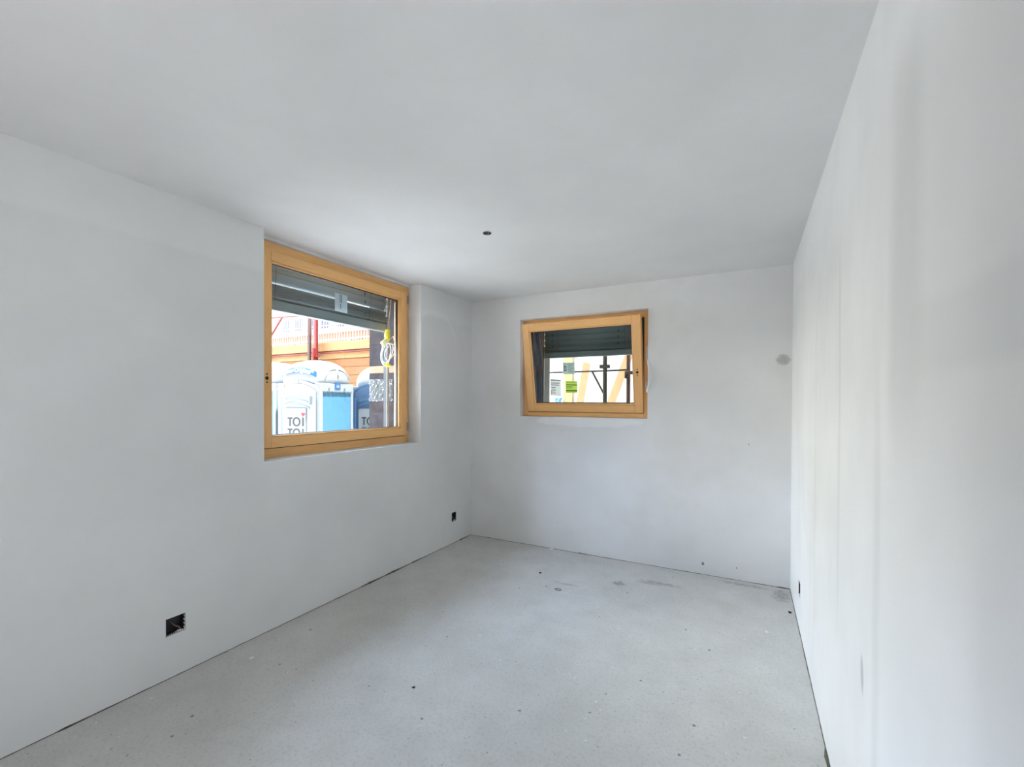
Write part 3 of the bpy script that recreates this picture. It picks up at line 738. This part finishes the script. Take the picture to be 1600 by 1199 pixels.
    for k in range(32):
        t_ = 2*math.pi*k/32; hx = 16*math.sin(t_)**3; hz = 13*math.cos(t_)-5*math.cos(2*t_)-2*math.cos(3*t_)-math.cos(4*t_)
        hp.append((.150+hx*.0029, 1.118+hz*.0029))
    MB().prism(hp, y0-.056, y0-.049).build('heart', pl_red, d)
    if sign:
        mb = MB(); A_ = arc(-.485, .44, 1.955, 2.065, 16)
        vs = []
        def ys(x, z):
            for (za, ra), (zb_, rb_) in zip(((1.8, .55), (1.9, .55), (2.0, .542), (2.1, .512)), ((1.9, .55), (2.0, .542), (2.1, .512), (2.2, .44))):
                if za <= z <= zb_: r_ = ra+(rb_-ra)*(z-za)/(zb_-za); break
            return -(r_*(1-min(.9, abs(x)/(r_*1.0))**6)**(1/6)+.030)
        for (x, z) in A_: vs += [(x, ys(x, z-.06), z-.06), (x, ys(x, z), z), (x, ys(x, z+.055), z+.055)]
        nn = len(A_)
        fs = [(3*i+k, 3*i+3+k, 3*i+4+k, 3*i+1+k) for i in range(nn-1) for k in (0, 1)]
        mb.add(vs, fs); sg = mb.build('sign', pl_sign, e); sg.modifiers.new('solid', 'SOLIDIFY').thickness = .008; sg.modifiers['solid'].offset = 0
        txt = '\u201edas-Original\u201c'
        cu_n = len(txt); tw = .72; x = -.365
        wd = {'\u201e': .055, 'd': .07, 'a': .066, 's': .06, '-': .048, 'O': .098, 'r': .050, 'i': .034, 'g': .070, 'n': .070, 'l': .034, '\u201c': .055}
        tot = sum(wd[c] for c in txt); k_ = tw/tot
        for c in txt:
            w_ = wd[c]*k_; xc = x+w_/2; tt = (xc+.485)/.925; zc = 1.955+.110*(1-(2*tt-1)**2); sl = math.atan(.110*-4*(2*tt-1)/.925)
            Mt = Matrix.Translation((xc, ys(xc, zc-.045)-.008, zc-.045)) @ Matrix.Rotation(math.atan((ys(xc+.02, zc)-ys(xc-.02, zc))/.04), 4, 'Z') @ Matrix.Rotation(-sl, 4, 'Y') @ Matrix.Rotation(R(76), 4, 'X')
            text_mesh('letter', c, .120, pl_letter, sg, Mt, .003, .004, 1.0, 'CENTER'); x += w_
    return e
toilet('white-doored portable toilet with blue name sign and lettered board, nearest the left window', (-5.95, 2.82, -.0), R(12), 'white', True)
toilet('portable toilet with a dark blue door, right of the white-doored one', (-5.40, 4.36, -.03), R(12), 'blue', False)
toilet('portable toilet cut off by the left window frame, showing only its blue side', (-7.26, 2.70, 0), R(-78), 'white', False)

# ------------------------------------------------------------------ timber terrace, railing, steelwork beyond the toilets
tm1 = wood('orange_formwork', srgb(142, 88, 44), srgb(170, 114, 62), (1.0, 8, 14), 5, .7)
tm2 = wood('pale_formwork', srgb(166, 122, 74), srgb(184, 142, 92), (1.0, 8, 14), 5, .7)
redp = simple('red_primer_steel', srgb(128, 36, 36), .6, var=.12)
brn = simple('brown_post', srgb(84, 54, 52), .7, var=.1)
te = empty('timber_terrace', (-12, 7.5, -.06), 0, 'orange timber-faced raised terrace behind the portable toilets', 'terrace')
MB().box(-9, 6, .10, 3.0, 0, 3.42).build('deck', tm2, te)
mb = MB(); z = 0; k = 0
while z < 3.0: 
    hgt = .30; mb.box(-9, 6, 0+(.012 if k % 2 else 0), .10, z+.006, z+hgt-.006); z += hgt; k += 1
mb.build('cladding', tm1, te)
MB().box(-9, 6, -.10, .10, 3.30, 3.62).build('edge_board', tm2, te, bevel=.01)
MB().box(-9, 6, -.03, .10, 3.01, 3.29).build('cladding', tm2, te)
MB().box(-9, 6, -.13, -.03, 3.215, 3.255).build('steel_edge', redp, te)
rl = empty('railing', (-12, 7.6, 3.56), 0, 'pale metal railing with thin uprights along the timber terrace edge', 'railing')
pr_ = simple('galvanised_steel', srgb(176, 180, 186), .5, .2, var=.05)
b0 = MB().box(-.014, .014, -.012, .012, 0, 1.22).build('baluster', pr_, rl); b0.location.x = -3.8
for i in range(1, 60):
    b1 = b0.copy(); col.objects.link(b1); b1.parent = rl; b1.location.x = -3.8+i*.14
MB().box(-3.9, 4.6, -.025, .025, 1.22, 1.27).box(-3.9, 4.6, -.02, .02, .10, .14).box(-3.9, 4.6, -.02, .02, .66, .69).build('rail', pr_, rl)
mb = MB()
sp = empty('steel_prop', (-11.6, 7.25, -.06), 0, 'red steel post rising in front of the timber terrace behind the toilets', 'post')
MB().box(-.055, .055, -.055, -.04, 0, 4.9).box(-.055, .055, .04, .055, 0, 4.9).box(-.012, .012, -.04, .04, 0, 4.9).build('post', redp, sp)
MB().bar((0, -.06, 2.9), (0, -.06, 3.4), .16, .02, 0, (1, 0, 0)).box(-.14, .14, -.08, .06, 3.08, 3.12).build('bracket', redp, sp)
tag(MB().box(-12.05, -11.93, 7.24, 7.32, -.06, 4.75).build('timber_post', brn), 'brown post just left of the red steel post beyond the toilets', 'post')
mb = MB(); mb.bar((-14.9, 7.25, 4.72), (-12.5, 7.25, 4.62), .05, .05).bar((-14.6, 7.25, 3.62), (-13.55, 7.25, 4.66), .055, .055)
mb.bar((-14.85, 7.25, -.06), (-14.85, 7.25, 4.75), .06, .06)
tag(mb.build('steel_brace', redp), 'red steel bar with a slanting brace at the left edge of the view', 'brace')
# house beyond
hs = empty('house', (-20, 15, -.06), 0, 'pale peach house with grey windows far behind the railing', 'house')
peach = simple('peach_render', srgb(176, 136, 110), .9, var=.06); grw = simple('white_render', (.78, .78, .77, 1), .9, var=.03)
MB().box(-9, 12, 0, 7, 0, 5.65).build('wall', peach, hs)
MB().box(-9, 12, -.02, 7, 5.70, 7.2).build('wall', grw, hs); MB().box(-9, 12, -.12, 7, 5.60, 5.75).build('ledge', grw, hs)
MB().box(-9.4, 12.4, -.5, 7.4, 7.2, 7.45).build('roof', grw, hs)
wg = simple('dusky_window_glass', srgb(96, 96, 120), .2, var=.1)
for x in (-4.6, -3.3, -2.0, -.9, .6, 2.1, 3.6):
    f = MB().box(x-.08, x+.78, -.05, 0, 5.85, 6.75).build('window', grw, hs); MB().box(x, x+.70, -.062, -.048, 5.93, 6.68).build('pane', wg, f)
for x in (-3.6, 1.6):
    f = MB().box(x-.08, x+1.0, -.05, 0, 3.9, 5.2).build('window', grw, hs); MB().box(x, x+.92, -.062, -.048, 3.98, 5.12).build('pane', wg, f)

# ------------------------------------------------------------------ beyond the back window: hoarding, planks, scaffold
hb = simple('white_hoarding', (.80, .80, .78, 1), .8, var=.05, scale=3)
h_ = empty('hoarding', (0, 2.72, -.06), 0, 'white board hoarding behind the scaffold beyond the tilted window', 'hoarding')
for i, x in enumerate((-1.22, 0.03, 1.28)): MB().box(x, x+1.244, 0, .03, 0, 3.2).build('panel', hb, h_, bevel=.002)
plk1 = wood('pale_plank', srgb(176, 152, 96), srgb(196, 172, 116), (10, 10, .8), 5, .7)
plk2 = wood('orange_plank', srgb(166, 126, 82), srgb(186, 146, 102), (10, 10, .8), 5, .7)
def plank(label, a, b, w, mat):
    mb = MB().bar(a, b, .03, w, 0, (0, 1, 0)); 
    # bar: width axis x = d x up ; here thickness along y
    o = mb.build('plank', mat, bevel=.002); return tag(o, label, 'plank')
def flat_plank(label, a, b, w, mat):
    a = Vector(a); b = Vector(b); d = (b-a).normalized(); n = Vector((d.z, 0, -d.x)); y = Vector((0, .027, 0))
    e0, e1 = n*(w/2), -n*(w/2)
    mb = MB(); vs = [a+e0, a+e1, b+e1, b+e0]; vs += [v+y for v in vs]
    mb.add(vs, [(0, 1, 2, 3), (7, 6, 5, 4), (0, 4, 5, 1), (1, 5, 6, 2), (2, 6, 7, 3), (3, 7, 4, 0)])
    return tag(mb.build('plank', mat, bevel=.002), label, 'plank')
flat_plank('pale upright plank behind the square and green labels beyond the tilted window', (.055, 2.685, -.06), (.055, 2.685, 3.0), .15, plk1)
flat_plank('short plank leaning on the hoarding beyond the tilted window, its top end in view', (.04, 2.62, -.05), (.385, 2.62, 2.01), .112, plk2)
flat_plank('long slanting plank between the two scaffold tubes', (.22, 2.62, -.05), (1.16, 2.62, 2.45), .115, plk2)
flat_plank('pale upright plank right of the rusty scaffold tube', (1.17, 2.685, -.06), (1.17, 2.685, 3.0), .13, plk1)
rag = MB(); vs = []; rn = random.Random(4)
for j in range(7):
    for i in range(6): vs.append((-.135+i*.022+j*-.004+rn.uniform(-.004, .004), 2.655+rn.uniform(-.018, .018), 1.475-j*.024))
rag.add(vs, [(j*6+i, j*6+i+1, (j+1)*6+i+1, (j+1)*6+i) for j in range(6) for i in range(5)])
ro_ = rag.build('rag', simple('blue_cloth', srgb(100, 140, 176), .8, var=.2), smooth=True); ro_.modifiers.new('solid', 'SOLIDIFY').thickness = .004
tag(ro_, 'small blue rag hanging below the white label beyond the tilted window', 'rag')
galv = simple('weathered_scaffold_steel', srgb(50, 47, 36), .85, .0, spec=.2, var=.2, scale=12)
rust = simple('rusty_scaffold_steel', srgb(62, 42, 38), .85, .0, spec=.2, var=.25, scale=12)
sc = empty('scaffold', (1.1, 1.6, -.06), 0, 'steel tube scaffold standing outside the tilted window', 'scaffold')
MB().tube([(-.130, 0, 0), (-.130, 0, 4)], .027, 14).build('standard', galv, sc, smooth=True)
MB().tube([(.166, 0, 0), (.166, 0, 4)], .024, 14).build('standard', rust, sc, smooth=True)['label'] = 'rusty brown upright tube'
MB().tube([(-2.2, 0, 1.857), (-.13, 0, 1.862), (.155, 0, 1.868)], .011, 10).build('ledger', galv, sc, smooth=True)
MB().tube([(-.30, .0, 1.862), (-.135, 0, 1.555)], .012, 10).build('brace', galv, sc, smooth=True)
MB().box(-.195, -.07, -.032, .032, 1.895, 1.94).build('coupler', galv, sc, bevel=.006)
MB().box(.125, .23, -.03, .03, 1.81, 1.852).box(.125, .145, -.03, .03, 1.76, 1.83).build('coupler', galv, sc, bevel=.006)
